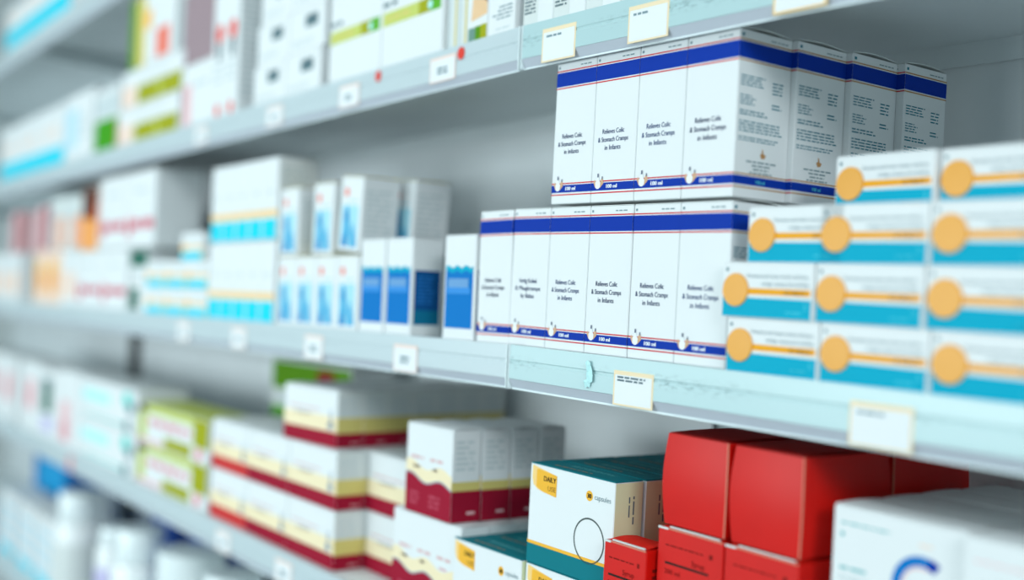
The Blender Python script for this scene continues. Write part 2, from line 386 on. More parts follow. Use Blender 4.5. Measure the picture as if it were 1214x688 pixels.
# ---- cream and maroon cartons
def maroon(w, d, h, blocks, wavy, foot='maroon', icon=True):
    c = Carton(w, d, h)
    f = 0.27*h if not wavy else 0.36*h
    n = 36
    if wavy:
        edge = [(w*k/n, f*(0.98 + 0.10*math.sin(k/n*blocks*1.5*math.pi + .6) + 0.16*(1-k/n))) for k in range(n+1)]
        c.pg('F', [(0, f*.9)] + [(w, f*.9)] + [(u, v + 0.16*h) for u, v in edge[::-1]], 'cream'); c.pg('F', [(0, 0.0002), (w, 0.0002)] + edge[::-1], foot, 2)
        for (u, v), (u2, v2) in zip(edge, edge[1:]):
            c.pg('F', [(u, v), (u2, v2), (u2, v2 + .0016), (u, v + .0016)], 'icon_grey', 3)
    else:
        c.rect('F', 0, f, w, f + 0.27*h, 'cream'); c.rect('F', 0, 0.0002, w, f, foot, 2)
    c.rect('R', 0, f*.95, d, f*.95 + 0.10*h if wavy else f + .26*h, 'straw'); c.rect('R', 0, 0.0002, d, f*.95, 'maroon', 2)
    if not wavy: c.rect('R', 0, f + .26*h, d, h-.0002, 'offwhite')
    for k in range(blocks):
        u = w*(0.10 + 0.86*k/blocks)
        c.lines('F', u, h*.60, u + w*.30/blocks*1.9, h*.66, 1, 'faint_red', seed=k, ragged=0); c.lines('F', u + w*.12/blocks, h*.50, u + w*.44/blocks, h*.55, 1, 'faint_red', seed=k+9)
        if wavy: c.lines('F', u, f*.25, u + w*.3/blocks*1.6, f*.7, 3, 'maroon_print', 3, seed=k+3)
    if icon:
        u = w*0.885
        c.disc('F', u, f + .10*h, .0065, 'icon_grey', 3, 12, ry=.0045); c.pg('F', [(u-.003, f+.12*h), (u+.003, f+.12*h), (u+.0012, f+.38*h), (u-.0012, f+.38*h)], 'icon_grey', 3)
    c.lines('R', d*.12, h*.55, d*.85, h*.9, 6, 'light_grey', 2, seed=4); c.lines('R', d*.55, f*.2, d*.9, f*.35, 1, 'pink', 3, seed=2)
    return Product('herbal_tea_carton' if False else 'cream_maroon_carton', 'carton', (w, d, h), [('carton_body', c.data('cream_maroon'), [], None), lid(w, d, h, 'white', 0.0009)])
M_FLAT = maroon(0.124, 0.0345, 0.0655, 1, False)
M_FLAT_RED = maroon(0.124, 0.0345, 0.0655, 1, False, 'salmon')
M_TALL = maroon(0.085, 0.0325, 0.0885, 2, True, icon=False)
M_WIDE = maroon(0.126, 0.0325, 0.0935, 3, True, icon=False)

# ---- generic distant cartons, printed by a small function each
def simple(name, w, d, h, fn, board='white', flap=True, flapmat=None, cat='carton'):
    c = Carton(w, d, h, board, 0.0008); fn(c, w, d, h)
    parts = [('carton_body', c.data(name), [], None)]
    if flap: parts.append(lid(w, d, h, flapmat or board, 0.0008))
    return Product(name, cat, (w, d, h), parts)
def p_blue(c, w, d, h):
    n = 10
    top = [(0.003 + (w-.006)*k/n, h*0.70 + 0.0016*math.sin(k*1.9)) for k in range(n+1)]
    c.pg('F', [(0.003, h*.11), (w-.003, h*.11)] + top[::-1], 'blue')
    c.pg('F', [(u, v) for u, v in top] + [(u, v - .005) for u, v in top[::-1]], 'cyan', 2)
    c.rect('F', w*.14, h*.50, w*.80, h*.585, 'smear', 3); c.rect('F', w*.10, h*.44, w*.86, h*.50, 'blue_soft', 3)
    c.rect('R', 0.003, h*.11, d-.003, h*.67, 'deep_blue'); c.rect('R', .003, h*.11, d-.003, h*.26, 'deep_teal', 2)
    c.lines('R', .006, h*.32, d-.006, h*.62, 8, 'label_blue', 3, seed=4)
BLUE = simple('blue_panel_carton', 0.0535, 0.037, 0.100, p_blue)
def p_fig(c, w, d, h):
    c.disc('F', w*.28, h*.79, .0050, 'logo_red', 1, 14)
    c.rect('F', w*.12, h*.06, w*.86, h*.62, 'fig_pale', 1)
    c.pg('F', [(w*.18, h*.06), (w*.42, h*.06), (w*.52, h*.25), (w*.47, h*.42), (w*.42, h*.56), (w*.30, h*.62), (w*.22, h*.48), (w*.26, h*.30)], 'fig_blue', 2)
    c.pg('F', [(w*.18, h*.06), (w*.46, h*.06), (w*.40, h*.16), (w*.28, h*.24)], 'fig_deep', 3); c.pg('F', [(w*.24, h*.44), (w*.42, h*.40), (w*.36, h*.58)], 'fig_deep', 3)
    c.pg('F', [(w*.58, h*.06), (w*.84, h*.06), (w*.78, h*.22), (w*.66, h*.40), (w*.58, h*.26)], 'fig_blue', 2)
    c.lines('F', w*.4, h*.66, w*.9, h*.70, 1, 'fig_pale', 2, seed=2); c.lines('R', d*.1, h*.15, d*.9, h*.85, 10, 'light_grey', 1, seed=4)
FIGURE = simple('figure_print_carton', 0.052, 0.046, 0.0835, p_fig, flapmat='straw')
def p_thin(c, w, d, h):
    c.rect('F', .0015, .001, w-.0015, h*.26, 'bright_cyan'); c.rect('F', 0, h*.28, w, h*.37, 'sand'); c.disc('F', w*.2, h*.32, .006, 'sand', 2, 12); c.lines('F', w*.25, h*.55, w*.8, h*.62, 2, 'light_grey', seed=2)
    c.lines('R', d*.1, h*.3, d*.9, h*.9, 10, 'light_grey', seed=3)
THIN = simple('cyan_foot_carton', 0.0440, 0.055, 0.1045, p_thin)
def p_flat(c, w, d, h):
    c.rect('F', .0015, .0005, w-.0015, h*.30, 'bright_cyan'); c.rect('F', 0, h*.40, w, h*.52, 'sand'); c.disc('F', w*.12, h*.46, .0075, 'amber', 2, 14); c.rect('F', w-.004, .0005, w, h*.3, 'olive_pale', 2); c.lines('F', w*.4, h*.6, w*.9, h*.8, 2, 'light_grey', seed=2)
FLAT = simple('small_flat_carton', 0.0885, 0.052, 0.0400, p_flat)
def p_pine(c, w, d, h):
    c.rect('F', .001, .003, w*.55, h-.012, 'pine'); c.lines('F', w*.6, h*.4, w*.95, h*.7, 2, 'light_grey', seed=3)
PINE = simple('green_panel_carton', 0.088, 0.055, 0.0505, p_pine)
PINE2 = simple('dark_green_carton', 0.088, 0.055, 0.0490, lambda c, w, d, h: (c.rect('F', .001, h*.45, w-.001, h-.001, 'pine'), c.lines('F', w*.1, h*.1, w*.9, h*.3, 1, 'light_grey', seed=2)))
def p_redtext(c, w, d, h):
    c.disc('F', w*.13, h*.30, .015, 'pink', 1, 14, ry=.018); c.text('F', 'IIIIII', w*.62, h*.24, h*.13, 'pink_deep') if False else c.lines('F', w*.25, h*.22, w*.95, h*.40, 1, 'rose', seed=4, ragged=0, fill=.7)
    c.disc('F', w*.13, h*.26, .012, 'rose', 2, 12, ry=.016); c.lines('F', w*.3, h*.7, w*.8, h*.8, 1, 'light_grey', seed=5)
REDTEXT = simple('red_lettered_carton', 0.152, 0.075, 0.1035, p_redtext)
REDTEXT_UP = simple('red_lettered_carton', 0.152, 0.075, 0.1260, p_redtext)
def p_orange(c, w, d, h):
    c.disc('F', w*.42, h*.50, w*.36, 'amber', 1, 18, ry=h*.36); c.disc('F', w*.45, h*.42, w*.25, 'orange_soft', 2, 16, ry=h*.22); c.lines('F', w*.2, h*.88, w*.8, h*.94, 1, 'pink', seed=2)
ORANGE = simple('orange_print_carton', 0.108, 0.070, 0.1100, p_orange, 'peach')
def p_rust(c, w, d, h):
    c.rect('F', .001, h*.52, w-.001, h-.001, 'umber'); c.rect('F', .001, .001, w-.001, h*.52, 'orange_soft'); c.pg('F', [(w*.5, h*.5), (w-.001, h*.45), (w-.001, h*.9), (w*.8, h*.7)], 'rust', 2)
RUST = simple('brown_orange_carton', 0.105, 0.070, 0.1150, p_rust, 'peach')
PALE = simple('pale_peach_carton', 0.105, 0.070, 0.1080, lambda c, w, d, h: (c.rect('F', w*.1, h*.15, w*.9, h*.6, 'peach'), c.lines('F', w*.2, h*.7, w*.8, h*.8, 1, 'light_grey', seed=2)))
GREYPEACH = simple('grey_carton', 0.115, 0.070, 0.1020, lambda c, w, d, h: (c.rect('F', w*.45, h*.03, w*.98, h*.62, 'salmon_soft'), c.rect('F', w*.05, h*.5, w*.45, h*.9, 'light_grey')), 'offwhite')
DARKRED = simple('dark_red_carton', 0.105, 0.070, 0.0900, lambda c, w, d, h: (c.rect('F', w*.5, .002, w-.002, h-.002, 'darkred'), c.rect('F', .002, .002, w*.5, h*.5, 'pink')), 'pink')
# upper shelf
def p_info(c, w, d, h):
    c.rect('F', 0.0005, .004, w*.5, h-.004, 'offwhite'); c.lines('F', .002, .012, w*.46, h-.008, 40, 'dash', 2, fill=.55, ragged=.15, seed=2); c.lines('F', w*.56, .05, w*.95, h-.012, 14, 'dash', 1, fill=.35, ragged=.5, seed=6)
    c.lines('F', w*.58, .026, w*.92, .036, 2, 'dash', 1, seed=9)
INFO = simple('small_print_carton', 0.0425, 0.045, 0.150, p_info)
def p_info_y(c, w, d, h):
    p_info(c, w, d, h); c.rect('F', w*.55, .001, w-.001, .012, 'capsule_orange', 3)
INFO_Y = simple('small_print_carton', 0.0425, 0.045, 0.150, p_info_y)
def p_note(c, w, d, h):
    for k, (a, b_) in enumerate(((.70, .9), (.65, .9), (.45, .9), (.62, .88))): c.lines('F', w*a-.012, .026-.0035*k, w*b_, .029-.0035*k, 1, 'grey_ink', fill=.5, ragged=0, seed=k)
    c.lines('F', w*.3, .006, w*.9, .009, 1, 'light_grey', seed=9); c.lines('F', w*.5, .06, w*.9, .1, 8, 'dash', fill=.4, seed=5)
NOTE = simple('printed_note_carton', 0.0425, 0.045, 0.150, p_note)
def p_photo(c, w, d, h):
    c.rect('F', .002, .001, w*.40, .016, 'greygreen'); c.rect('F', w*.40, .001, w*.66, .0165, 'leaf_dark'); c.rect('F', w*.66, .001, w-.001, .017, 'olive')
    c.pg('F', [(w*.18, .022), (w-.001, .026), (w-.001, .07), (w*.4, .06), (w*.25, .045)], 'photo_skin'); c.pg('F', [(w*.66, .046), (w-.001, .036), (w-.001, .08), (w*.5, .075)], 'photo_brown', 2)
PHOTO = simple('photo_print_carton', 0.0340, 0.045, 0.130, p_photo)
PAGE = simple('plain_pale_carton', 0.0200, 0.045, 0.140, lambda c, w, d, h: (c.rect('F', w*.1, .002, w*.35, h-.002, 'light_grey'), c.rect('F', w*.7, .002, w*.85, h-.002, 'straw')), 'offwhite')
def p_olive(c, w, d, h):
    c.rect('F', .002, .047, w*.62, .0615, 'olive_pale'); c.rect('F', w*.62, .047, w*.80, .0615, 'olive', 1); c.rect('F', w*.80, .047, w-.004, .0615, 'lime', 1); c.disc('F', w*.80, .054, .0045, 'seafoam', 2, 12)
    c.lines('F', w*.08, .051, w*.58, .058, 1, 'straw', 2, seed=3); c.lines('F', .002, .0655, w*.3, .0745, 1, 'slate', 1, seed=3)
OLIVE_BIG = simple('olive_band_carton', 0.123, 0.090, 0.170, p_olive)
def p_dark(c, w, d, h):
    c.rect('F', w*.46, h*.54, w*.80, h*.82, 'slate'); c.rect('F', w*.48, h*.68, w*.78, h*.80, 'dash', 2); c.lines('F', w*.1, h*.15, w*.8, h*.3, 2, 'light_grey', seed=2)
DARKLABEL = simple('dark_label_carton', 0.098, 0.075, 0.0530, p_dark)
def p_tall(c, w, d, h):
    c.disc('F', w*.5, .122, .014, 'dot_red', 1, 16); c.pg('F', [(w*.28, .110), (w*.72, .110), (w*.64, .084), (w*.36, .084)], 'dash'); c.disc('F', w*.5, .013, .009, 'dot_red', 1, 14)
    c.lines('R', d*.05, h*.1, d*.95, h*.95, 24, 'light_grey', seed=2); c.lines('F', w*.1, .05, w*.9, .08, 3, 'light_grey', seed=3)
TALL = simple('tall_logo_carton', 0.047, 0.075, 0.240, p_tall)
def p_band(c, w, d, h):
    c.rect('F', w*.28, .002, w-.003, h*.52, 'olive'); c.rect('F', 0.002, .002, w*.26, h*.6, 'peach'); c.disc('F', w*.66, h*.28, .009, 'olive_pale', 2, 14); c.lines('F', w*.3, h*.7, w*.9, h*.8, 1, 'light_grey', seed=3)
OLIVE_BAND = simple('olive_foot_carton', 0.300, 0.080, 0.0620, p_band)
MAUVE = simple('mauve_carton', 0.152, 0.080, 0.110, lambda c, w, d, h: (c.rect('F', w*.10, .001, w-.001, h-.001, 'mauve'), c.rect('F', .001, .001, w*.10, h-.001, 'tin')), 'offwhite')
MIXED = simple('yellow_edged_carton', 0.230, 0.080, 0.120, lambda c, w, d, h: (c.rect('F', .001, .001, w*.16, h-.001, 'leaf_dark'), c.rect('F', w*.16, .001, w*.36, h-.001, 'straw', 1), c.rect('F', w*.60, .004, w*.88, h*.42, 'logo_red', 1), c.rect('F', w*.30, h*.5, w*.5, h*.75, 'amber', 2)))
PINKY = simple('pink_white_carton', 0.120, 0.080, 0.0950, lambda c, w, d, h: (c.rect('F', .001, .001, w*.3, h*.7, 'pink'), c.lines('F', w*.35, h*.6, w*.9, h*.75, 1, 'light_grey', seed=2)))
GREENFOOT = simple('green_foot_carton', 0.145, 0.080, 0.1150, lambda c, w, d, h: (c.rect('F', .003, .005, w-.003, h*.52, 'leaf'), c.rect('F', .003, h*.56, w-.003, h*.9, 'light_grey'), c.rect('F', w-.012, .003, w-.003, h*.46, 'rust', 2)))
WHITEBIG = simple('blank_white_carton', 0.190, 0.085, 0.1300, lambda c, w, d, h: (c.rect('F', .002, h*.2, w*.45, h*.8, 'powder'), c.lines('F', w*.5, h*.3, w*.9, h*.7, 3, 'light_grey', seed=2)))
CYANFOOT = simple('cyan_base_carton', 0.190, 0.085, 0.1250, lambda c, w, d, h: (c.rect('F', .0, .004, w, h*.32, 'bright_cyan'), c.lines('F', w*.1, h*.5, w*.85, h*.7, 2, 'peach', seed=2, ragged=.1)))
CYANTOP = simple('cyan_strip_carton', 0.190, 0.085, 0.1100, lambda c, w, d, h: (c.rect('F', .0, h*.14, w, h*.52, 'bright_cyan'), c.lines('F', w*.1, h*.65, w*.85, h*.85, 2, 'peach', seed=2, ragged=.1)))
# lower shelf
def p_ol(c, w, d, h):
    c.rect('F', 0, 0, w, h*.99, 'white'); c.rect('F', .001, h*.80, w-.001, h-.001, 'olive_pale', 2); c.rect('F', .001, .002, w*.12, h-.001, 'olive_pale', 2); c.rect('F', w*.80, h*.34, w-.001, h-.001, 'olive', 3)
    c.rect('F', w*.40, .002, w*.78, h*.32, 'olive', 3); c.lines('F', w*.16, h*.44, w*.76, h*.74, 1, 'pink_deep', 3, seed=3, ragged=0); c.disc('F', w*.88, h*.18, .013, 'pink_deep', 4, 14, ry=.009); c.rect('F', .002, .002, w*.38, h*.14, 'pink', 3)
OLIVE_LOW = simple('olive_frame_carton', 0.305, 0.085, 0.0620, p_ol, flapmat='olive_pale')
def p_teal(c, w, d, h):
    c.disc('F', w*.84, h*.74, .020, 'aqua', 3, 14, ry=.012); c.disc('F', w*.90, h*.56, .018, 'aqua_dark', 2, 12, ry=.010); c.rect('F', w*.05, h*.45, w*.55, h*.75, 'seafoam'); c.rect('F', w*.1, .006, w*.9, h*.12, 'aqua'); c.disc('F', w*.85, h*.12, .014, 'aqua_dark', 2, 12, ry=.010)
TEALW = simple('aqua_mark_carton', 0.330, 0.085, 0.0700, p_teal)
def p_misc(c, w, d, h):
    c.rect('F', w*.20, h*.36, w*.70, h*.86, 'pine'); c.rect('F', w*.2, h*.10, w*.8, h*.30, 'lilac'); c.rect('F', w*.28, h*.72, w*.60, h*.86, 'slate', 2)
MISC = simple('green_window_carton', 0.150, 0.080, 0.1380, p_misc)
PINKBAR = simple('pink_bar_carton', 0.150, 0.080, 0.1450, lambda c, w, d, h: (c.rect('F', w*.15, .01, w*.6, h*.6, 'pink'), c.rect('F', w*.25, .01, w*.5, h*.35, 'pink_deep', 2)))
ROSE = simple('rose_mark_carton', 0.160, 0.080, 0.1450, lambda c, w, d, h: (c.rect('F', w*.3, h*.3, w*.8, h*.75, 'pink'), c.disc('F', w*.5, h*.5, .02, 'pink_deep', 2, 14)))
def p_green(c, w, d, h):
    c.rect('F', .002, h*.55, w-.002, h-.003, 'leaf_dark'); c.rect('F', w*.60, h*.58, w*.80, h-.01, 'darkred', 2); c.rect('F', .002, .003, w*.8, h*.28, 'lime'); c.rect('F', w*.1, h*.32, w*.7, h*.5, 'light_grey')
GREENBACK = simple('green_band_carton', 0.270, 0.070, 0.1020, p_green)
# bottom shelf
BLUEBOX = simple('blue_carton', 0.300, 0.080, 0.2200, lambda c, w, d, h: (c.rect('F', .002, h*.55, w*.6, h-.002, 'label_blue'), c.rect('F', w*.15, h*.60, w*.9, h*.92, 'sky', 2)), 'label_blue')
ROYAL = simple('navy_carton', 0.300, 0.070, 0.2250, lambda c, w, d, h: (c.rect('F', w*.1, h*.2, w*.9, h*.5, 'label_blue'),), 'royal')
STRIPE = simple('pale_blue_pack', 0.130, 0.070, 0.1400, lambda c, w, d, h: ([c.rect('F', .004, h*(.1 + .2*k), w-.004, h*(.18 + .2*k), 'powder') for k in range(4)], c.rect('F', .004, .003, w-.004, h*.12, 'bright_cyan', 2)), 'white', cat='pack')
def tub(name, r, h, ch, rc, label_mat):
    b = MB(); b.lathe([(r*.93, 0), (r, .004), (r, h-.012), (r*.94, h-.004), (rc*.9, h)], 'plastic_white')
    c = MB(); n = 40
    prof = [(rc, h + .001), (rc*1.02, h + .004), (rc*1.02, h + ch - .004), (rc*.96, h + ch)]
    c.lathe(prof, 'plastic_cap', 40)
    l = MB(); l.lathe([(r + .0003, h*.18), (r + .0004, h*.19), (r + .0004, h*.72), (r + .0003, h*.73)], label_mat)
    return Product(name, 'bottle', (2*r, 2*r, h + ch), [('bottle_body', b.data(name, True), [('label', l.data('label', True), None)], None), ('cap', c.data('cap', True), [], 'white screw cap')])
TUB = tub('pill_bottle', 0.048, 0.150, 0.055, 0.041, 'offwhite')
TUB_DOT = tub('patterned_bottle', 0.036, 0.150, 0.030, 0.030, 'lilac')
TUB_WIDE = tub('wide_tub', 0.058, 0.150, 0.055, 0.052, 'seafoam')

# ------------------------------------------------------------------ shelving
BACK_Y = 0.285
def shelf(bay, x0, x1, level, name, label, clean, depth=BACK_Y, lipw=True, yoff=0.0, inset=0.0):
    root = bpy.data.objects.new(name, None); COL.objects.link(root)
    root.matrix_world = bay @ Matrix.Translation((0, yoff, level)); tag(root, label, 'shelf', 'metal shelves of the wall unit')
    b = MB()
    b.box(x0 + inset, 0.004, -0.0025, x1, depth-yoff-0.002, 0.0, 'shelf_metal', 0.0004)
    b.box(x0, 0.0045, -0.034, x1, 0.0060, -0.0025, 'shelf_metal')                    # folded front
    b.box(x0, 0.0060, -0.034, x1, 0.018, -0.0325, 'shelf_metal')                     # returned edge
    b.box(x0 + inset, depth-yoff-0.0040, -0.022, x1, depth-yoff-0.0024, -0.0025, 'shelf_metal')
    link('shelf_board', b.data('shelf_board'), root)
    r = MB(); m = 'rail_plastic_clean' if clean else 'rail_plastic'
    # face of the channel with a shallow groove, the foot turned down and back
    outer = [(0.0005, 0.0010), (0.0, -0.0115), (0.0006, -0.0125), (0.0006, -0.0140), (0.0, -0.0150), (0.0, -0.0285)]
    inner = [(0.0038, -0.0285), (0.0038, 0.0010)]
    r.prism([(y, z) for y, z in outer + inner][::-1], x0 + 0.0015, x1 - 0.0015, m)
    rail = link('price_rail', r.data('price_rail'), root)
    f = MB(); f.prism([(0.0, -0.0287), (0.0040, -0.0365), (0.0044, -0.0287)], x0 + 0.0015, x1 - 0.0015, 'rail_foot')
    f2 = f; f2.prism([(0.0036, -0.0363), (0.0030, -0.0378), (0.0044, -0.0378), (0.0044, -0.0363)], x0 + 0.0015, x1 - 0.0015, 'rail_edge')
    link('rail_foot', f.data('rail_foot'), rail, 'grey sloping foot of the price rail')
    for xe in (x0 + 0.0002, x1 - 0.0014):
        e = MB(); e.box(xe, -0.0006, -0.0378, xe + 0.0012, 0.0040, 0.0012, 'rail_edge', 0.0003)
        link('end_cap', e.data('end_cap'), rail, 'clear end cap of the price rail')
    for xb in (x0 + 0.012, x1 - 0.016):
        k = MB(); pr = [(0.03, -0.0035), (depth-yoff-0.005, -0.0035), (depth-yoff-0.005, -0.034), (depth-yoff-0.03, -0.032), (0.03, -0.010)]
        k.prism(pr[::-1], xb, xb + 0.0025, 'post_metal'); link('shelf_bracket', k.data('shelf_bracket'), root)
    return root
XL, XM, XR = -3.2, -1.93, 0.92
for lv, nm in ((UP, 'upper'), (MID, 'middle'), (LOW, 'lower'), (BOT, 'bottom'), (TOP, 'topmost')):
    shelf(LEFT, XM + 0.012, -0.0028, lv, 'metal_shelf', f'long pale metal shelf of the left bay, {nm} level', True)
    shelf(LEFT, XL, XM - 0.012, lv, 'metal_shelf', f'blurred far shelf beyond the dark post, {nm} level', True)
    shelf(RIGHT, 0.0006 - 0.0187*lv, XR, lv, 'metal_shelf', f'near right metal shelf with scuffed price rail, {nm} level', False, yoff=-0.0005, inset=0.0060)
def panel(bay, x0, x1, label):
    b = MB(); b.box(x0, BACK_Y, -1.27, x1, BACK_Y + 0.004, 1.0, 'back_metal')
    for k in range(1, 5):
        z = PITCH_BASE - 0.2 + k*0.42; b.box(x0, BACK_Y - 0.0004, z, x1, BACK_Y + 0.0001, z + 0.0012, 'slot_dark')
    o = bpy.data.objects.new('back_panel', b.data('back_panel')); COL.objects.link(o); o.matrix_world = bay.copy(); tag(o, label, 'panel', 'back panels of the wall unit')
panel(LEFT, XM + 0.04, -0.028, 'pale grey metal back panel of the long left bay')
panel(LEFT, XL, XM - 0.04, 'pale grey back panel of the far bay beyond the dark post')
panel(RIGHT, 0.046, XR, 'grey metal back panel behind the near right shelves')
def post(x, label, m='post_metal', w=0.030):
    b = MB(); b.box(x - w/2, BACK_Y - 0.0035, -ZB, x + w/2, BACK_Y + 0.03, 1.02, m, 0.001)
    for k in range(46):
        z = -1.1 + k*0.045
        for dx in (-0.006, 0.006): b.box(x + dx - 0.0018, BACK_Y - 0.0041, z, x + dx + 0.0018, BACK_Y - 0.0030, z + 0.022, 'slot_dark')
    o = bpy.data.objects.new('slotted_post', b.data('slotted_post')); COL.objects.link(o); o.matrix_world = LEFT.copy(); tag(o, label, 'post', 'upright posts of the wall unit')
post(-0.003, 'slotted grey metal post between the left and right bays')
post(XM, 'dark slotted post at the far end of the long left bay', 'gap_black', 0.070)

# ------------------------------------------------------------------ price tags and stickers
def price_tag(bay, x, level, w, h, dz, label, edge='tagedge', rz=0.0, marks=1):
    root = bpy.data.objects.new('price_tag', None); COL.objects.link(root)
    root.matrix_world = bay @ Matrix.Translation((x, -0.0003, level - 0.0365 + dz)) @ Matrix.Rotation(math.radians(rz), 4, 'Y'); tag(root, label, 'price tag', 'paper price tags on the rails')
    b = MB(); b.box(0, -0.0004, 0, w, 0.0, h, edge, 0.0001); link('tag_backing', b.data('tag_backing'), root, 'cream border of the tag')
    c = Carton(w, 0.0002, h, closed=False); c.EPS = 0.0001
    c.rect('F', w*.04, h*.05, w*.96, h*.88, 'tagpaper', 5)
    if marks == 1: c.lines('F', w*.13, h*.72, w*.62, h*.80, 1, 'grey_ink', 6, seed=int(x*1000) % 17, fill=.8)
    elif marks == 2: c.lines('F', w*.10, h*.68, w*.92, h*.86, 2, 'dash', 6, seed=int(x*1000) % 17, fill=.6)
    else: c.lines('F', w*.30, h*.28, w*.75, h*.60, 2, 'grey_ink', 6, seed=int(abs(x)*1000) % 17, fill=.7)
    link('tag_paper', c.data('tag_paper'), root, 'white printed slip of the tag')
price_tag(RIGHT, 0.1385, MID, 0.0445, 0.0270, 0.0005, 'cream-edged price tag below the colic cartons, left on the near middle rail', marks=2)
price_tag(RIGHT, 0.3590, MID, 0.0455, 0.0275, 0.0005, 'larger blurred price tag below the orange-disc cartons on the near middle rail')
price_tag(RIGHT, 0.0250, UP, 0.0450, 0.0290, 0.0005, 'cream-edged price tag on the near upper rail beside the rail joint')
price_tag(RIGHT, 0.1340, UP, 0.0450, 0.0290, 0.0015, 'second cream-edged price tag from the joint on the near upper rail')
price_tag(RIGHT, 0.2800, UP, 0.0450, 0.0290, 0.0005, 'yellow-edged price tag cut by the top of the photo on the upper rail', 'apricot')
for x, lv, dz, lab in ((-0.152, UP, .006, 'white price tag beside the large red dot on the left upper rail'), (-0.346, UP, .004, 'white price tag left of the small red dot on the upper rail'),
                      (-0.546, UP, .004, 'faint price tag under the dark-label cartons on the upper rail'), (-0.80, UP, .004, 'faint price tag under the tall logo cartons on the upper rail'),
                      (-0.201, MID, .001, 'price tag below the blue-panel cartons on the left middle rail'), (-0.409, MID, .001, 'price tag below the figure-print cartons on the left middle rail'),
                      (-0.631, MID, .001, 'blurred price tag below the cyan-foot cartons on the middle rail'), (-0.838, MID, .001, 'blurred price tag below the small flat cartons on the middle rail'),
                      (-0.465, LOW, .001, 'blurred price tag below the maroon cartons on the lower rail'), (-0.655, LOW, .001, 'blurred price tag under the leftmost maroon carton on the lower rail')):
    price_tag(LEFT, x, lv, 0.0465, 0.0270 if lv != UP else .0245, dz, lab, 'tagpink', marks=3)
def sticker(x, level, dz, r, m, label):
    b = MB(); n = 24
    b.mesh_data([(r*math.cos(2*math.pi*k/n), -yy, r*math.sin(2*math.pi*k/n)) for yy in (0, .0004) for k in range(n)], [(k, (k+1) % n, n + (k+1) % n, n + k) for k in range(n)] + [tuple(range(n)), tuple(range(n, 2*n))[::-1]], m)
    o = bpy.data.objects.new('round_sticker', b.data('round_sticker')); COL.objects.link(o); o.matrix_world = LEFT @ Matrix.Translation((x, -0.0002, level + dz)); tag(o, label, 'sticker', 'round stickers on the rails')
sticker(-0.097, UP, -0.0080, 0.0060, 'dot_red', 'larger red round sticker on the upper rail, nearest the joint')
sticker(-0.258, UP, -0.0075, 0.0058, 'dot_red', 'smaller-looking red round sticker between two tags on the upper rail')
sticker(-1.385, LOW, -0.0205, 0.0150, 'pink_deep', 'blurred pink round sticker on the lower rail at the far left')
# torn clear tape on the near middle rail
t = MB(); r = random.Random(3)
for cx, cz, s in ((0.1090, -0.0080, 1.0), (0.1110, -0.0155, 1.3), (0.1085, -0.0220, 1.0)):
    pts = [(cx + s*.0034*math.cos(a)*(0.6 + .7*r.random()), -0.0011 - .0016*r.random(), cz + s*.0048*math.sin(a)*(0.6 + .7*r.random())) for a in [2*math.pi*k/9 for k in range(9)]]
    c0 = (cx, -0.0030, cz)
    for p_, q_ in zip(pts, pts[1:] + pts[:1]): t.poly([c0, p_, q_], 'tape')
o = bpy.data.objects.new('torn_tape', t.data('torn_tape')); COL.objects.link(o); o.matrix_world = RIGHT @ Matrix.Translation((0, 0, MID)); tag(o, 'crumpled scrap of clear tape stuck on the near middle rail', 'tape')

# ------------------------------------------------------------------ middle shelf, right bay
Y0 = 0.011
put(COLIC, LEFT, -0.0675, 0.010, MID + G, 'white colic carton leftmost of the lower row, beside the blue-panel carton', 'colic drops cartons', 0.0)
cw = 0.0519
names6 = ['second from the left, with Afrikaans wording', 'third from the left', 'fourth from the left, the sharpest', 'fifth from the left', 'sixth from the left, beside the orange discs']
X0 = -0.0175
for k in range(5):
    put(COLIC_AF if k == 0 else COLIC, RIGHT, X0 + cw*k + 0.0008, Y0 + (0, .0, .0, .0006, .0)[k], MID + G, f'white colic carton in the lower row, {names6[k]}', 'colic drops cartons')
for j in range(1, 4):
    put(COLIC, RIGHT, X0 + cw*4 + 0.0008, Y0 + 0.0582*j, MID + G, f'colic carton on the shelf {ORD[j]} from the front behind the lower row', 'colic drops cartons')
uz = MID + 0.1205 + 0.0036
for k in range(4):
    lab = ['leftmost', 'second from the left', 'third from the left', 'rightmost front'][k]
    put(COLIC, RIGHT, 0.0352 + 0.0518*k, Y0 - 0.001, uz, f'white colic carton of the upper row, {lab}', 'colic drops cartons')
for j in range(1, 4):
    put(COLIC, RIGHT, 0.0352 + 0.0518*3 + (0, .005, .0105, .0175)[j], Y0 - 0.001 + 0.0575*j, uz, f'colic carton {ORD[j]} from the front in the upper row, its small-print side facing right', 'colic drops cartons')
# orange-disc tablet cartons
tw = 0.0805; th = 0.0382
rows = [(0.2500, 3, 0.003, 'bottom row'), (0.2445, 4, 0.002, 'second row from the bottom'), (0.2645, 3, 0.0035, 'third row from the bottom'), (0.2985, 3, 0.052, 'set-back top row')]
for ri, (x, n, y, nm) in enumerate(rows):
    for k in range(n):
        xx = x + tw*k
        if ri == 2 and k: xx = x + tw*k - 0.019 * 1
        put(TABLET, RIGHT, xx, y + (0.0007*k if ri % 2 else 0), MID + 0.0004 + th*ri, f'cyan and orange tablet carton, {ORD[k]} from the left in the {nm}', 'orange-disc tablet cartons', rz=-3 if ri == 3 else 0)
for k in range(3):      # second file of cartons that carries the set-back row
    for ri in range(3):
        put(TABLET, RIGHT, 0.2985 + tw*k, 0.058, MID + 0.0004 + th*ri, f'tablet carton in the hidden file, {ORD[k]} from the left at height {ORD[ri]}', 'orange-disc tablet cartons')

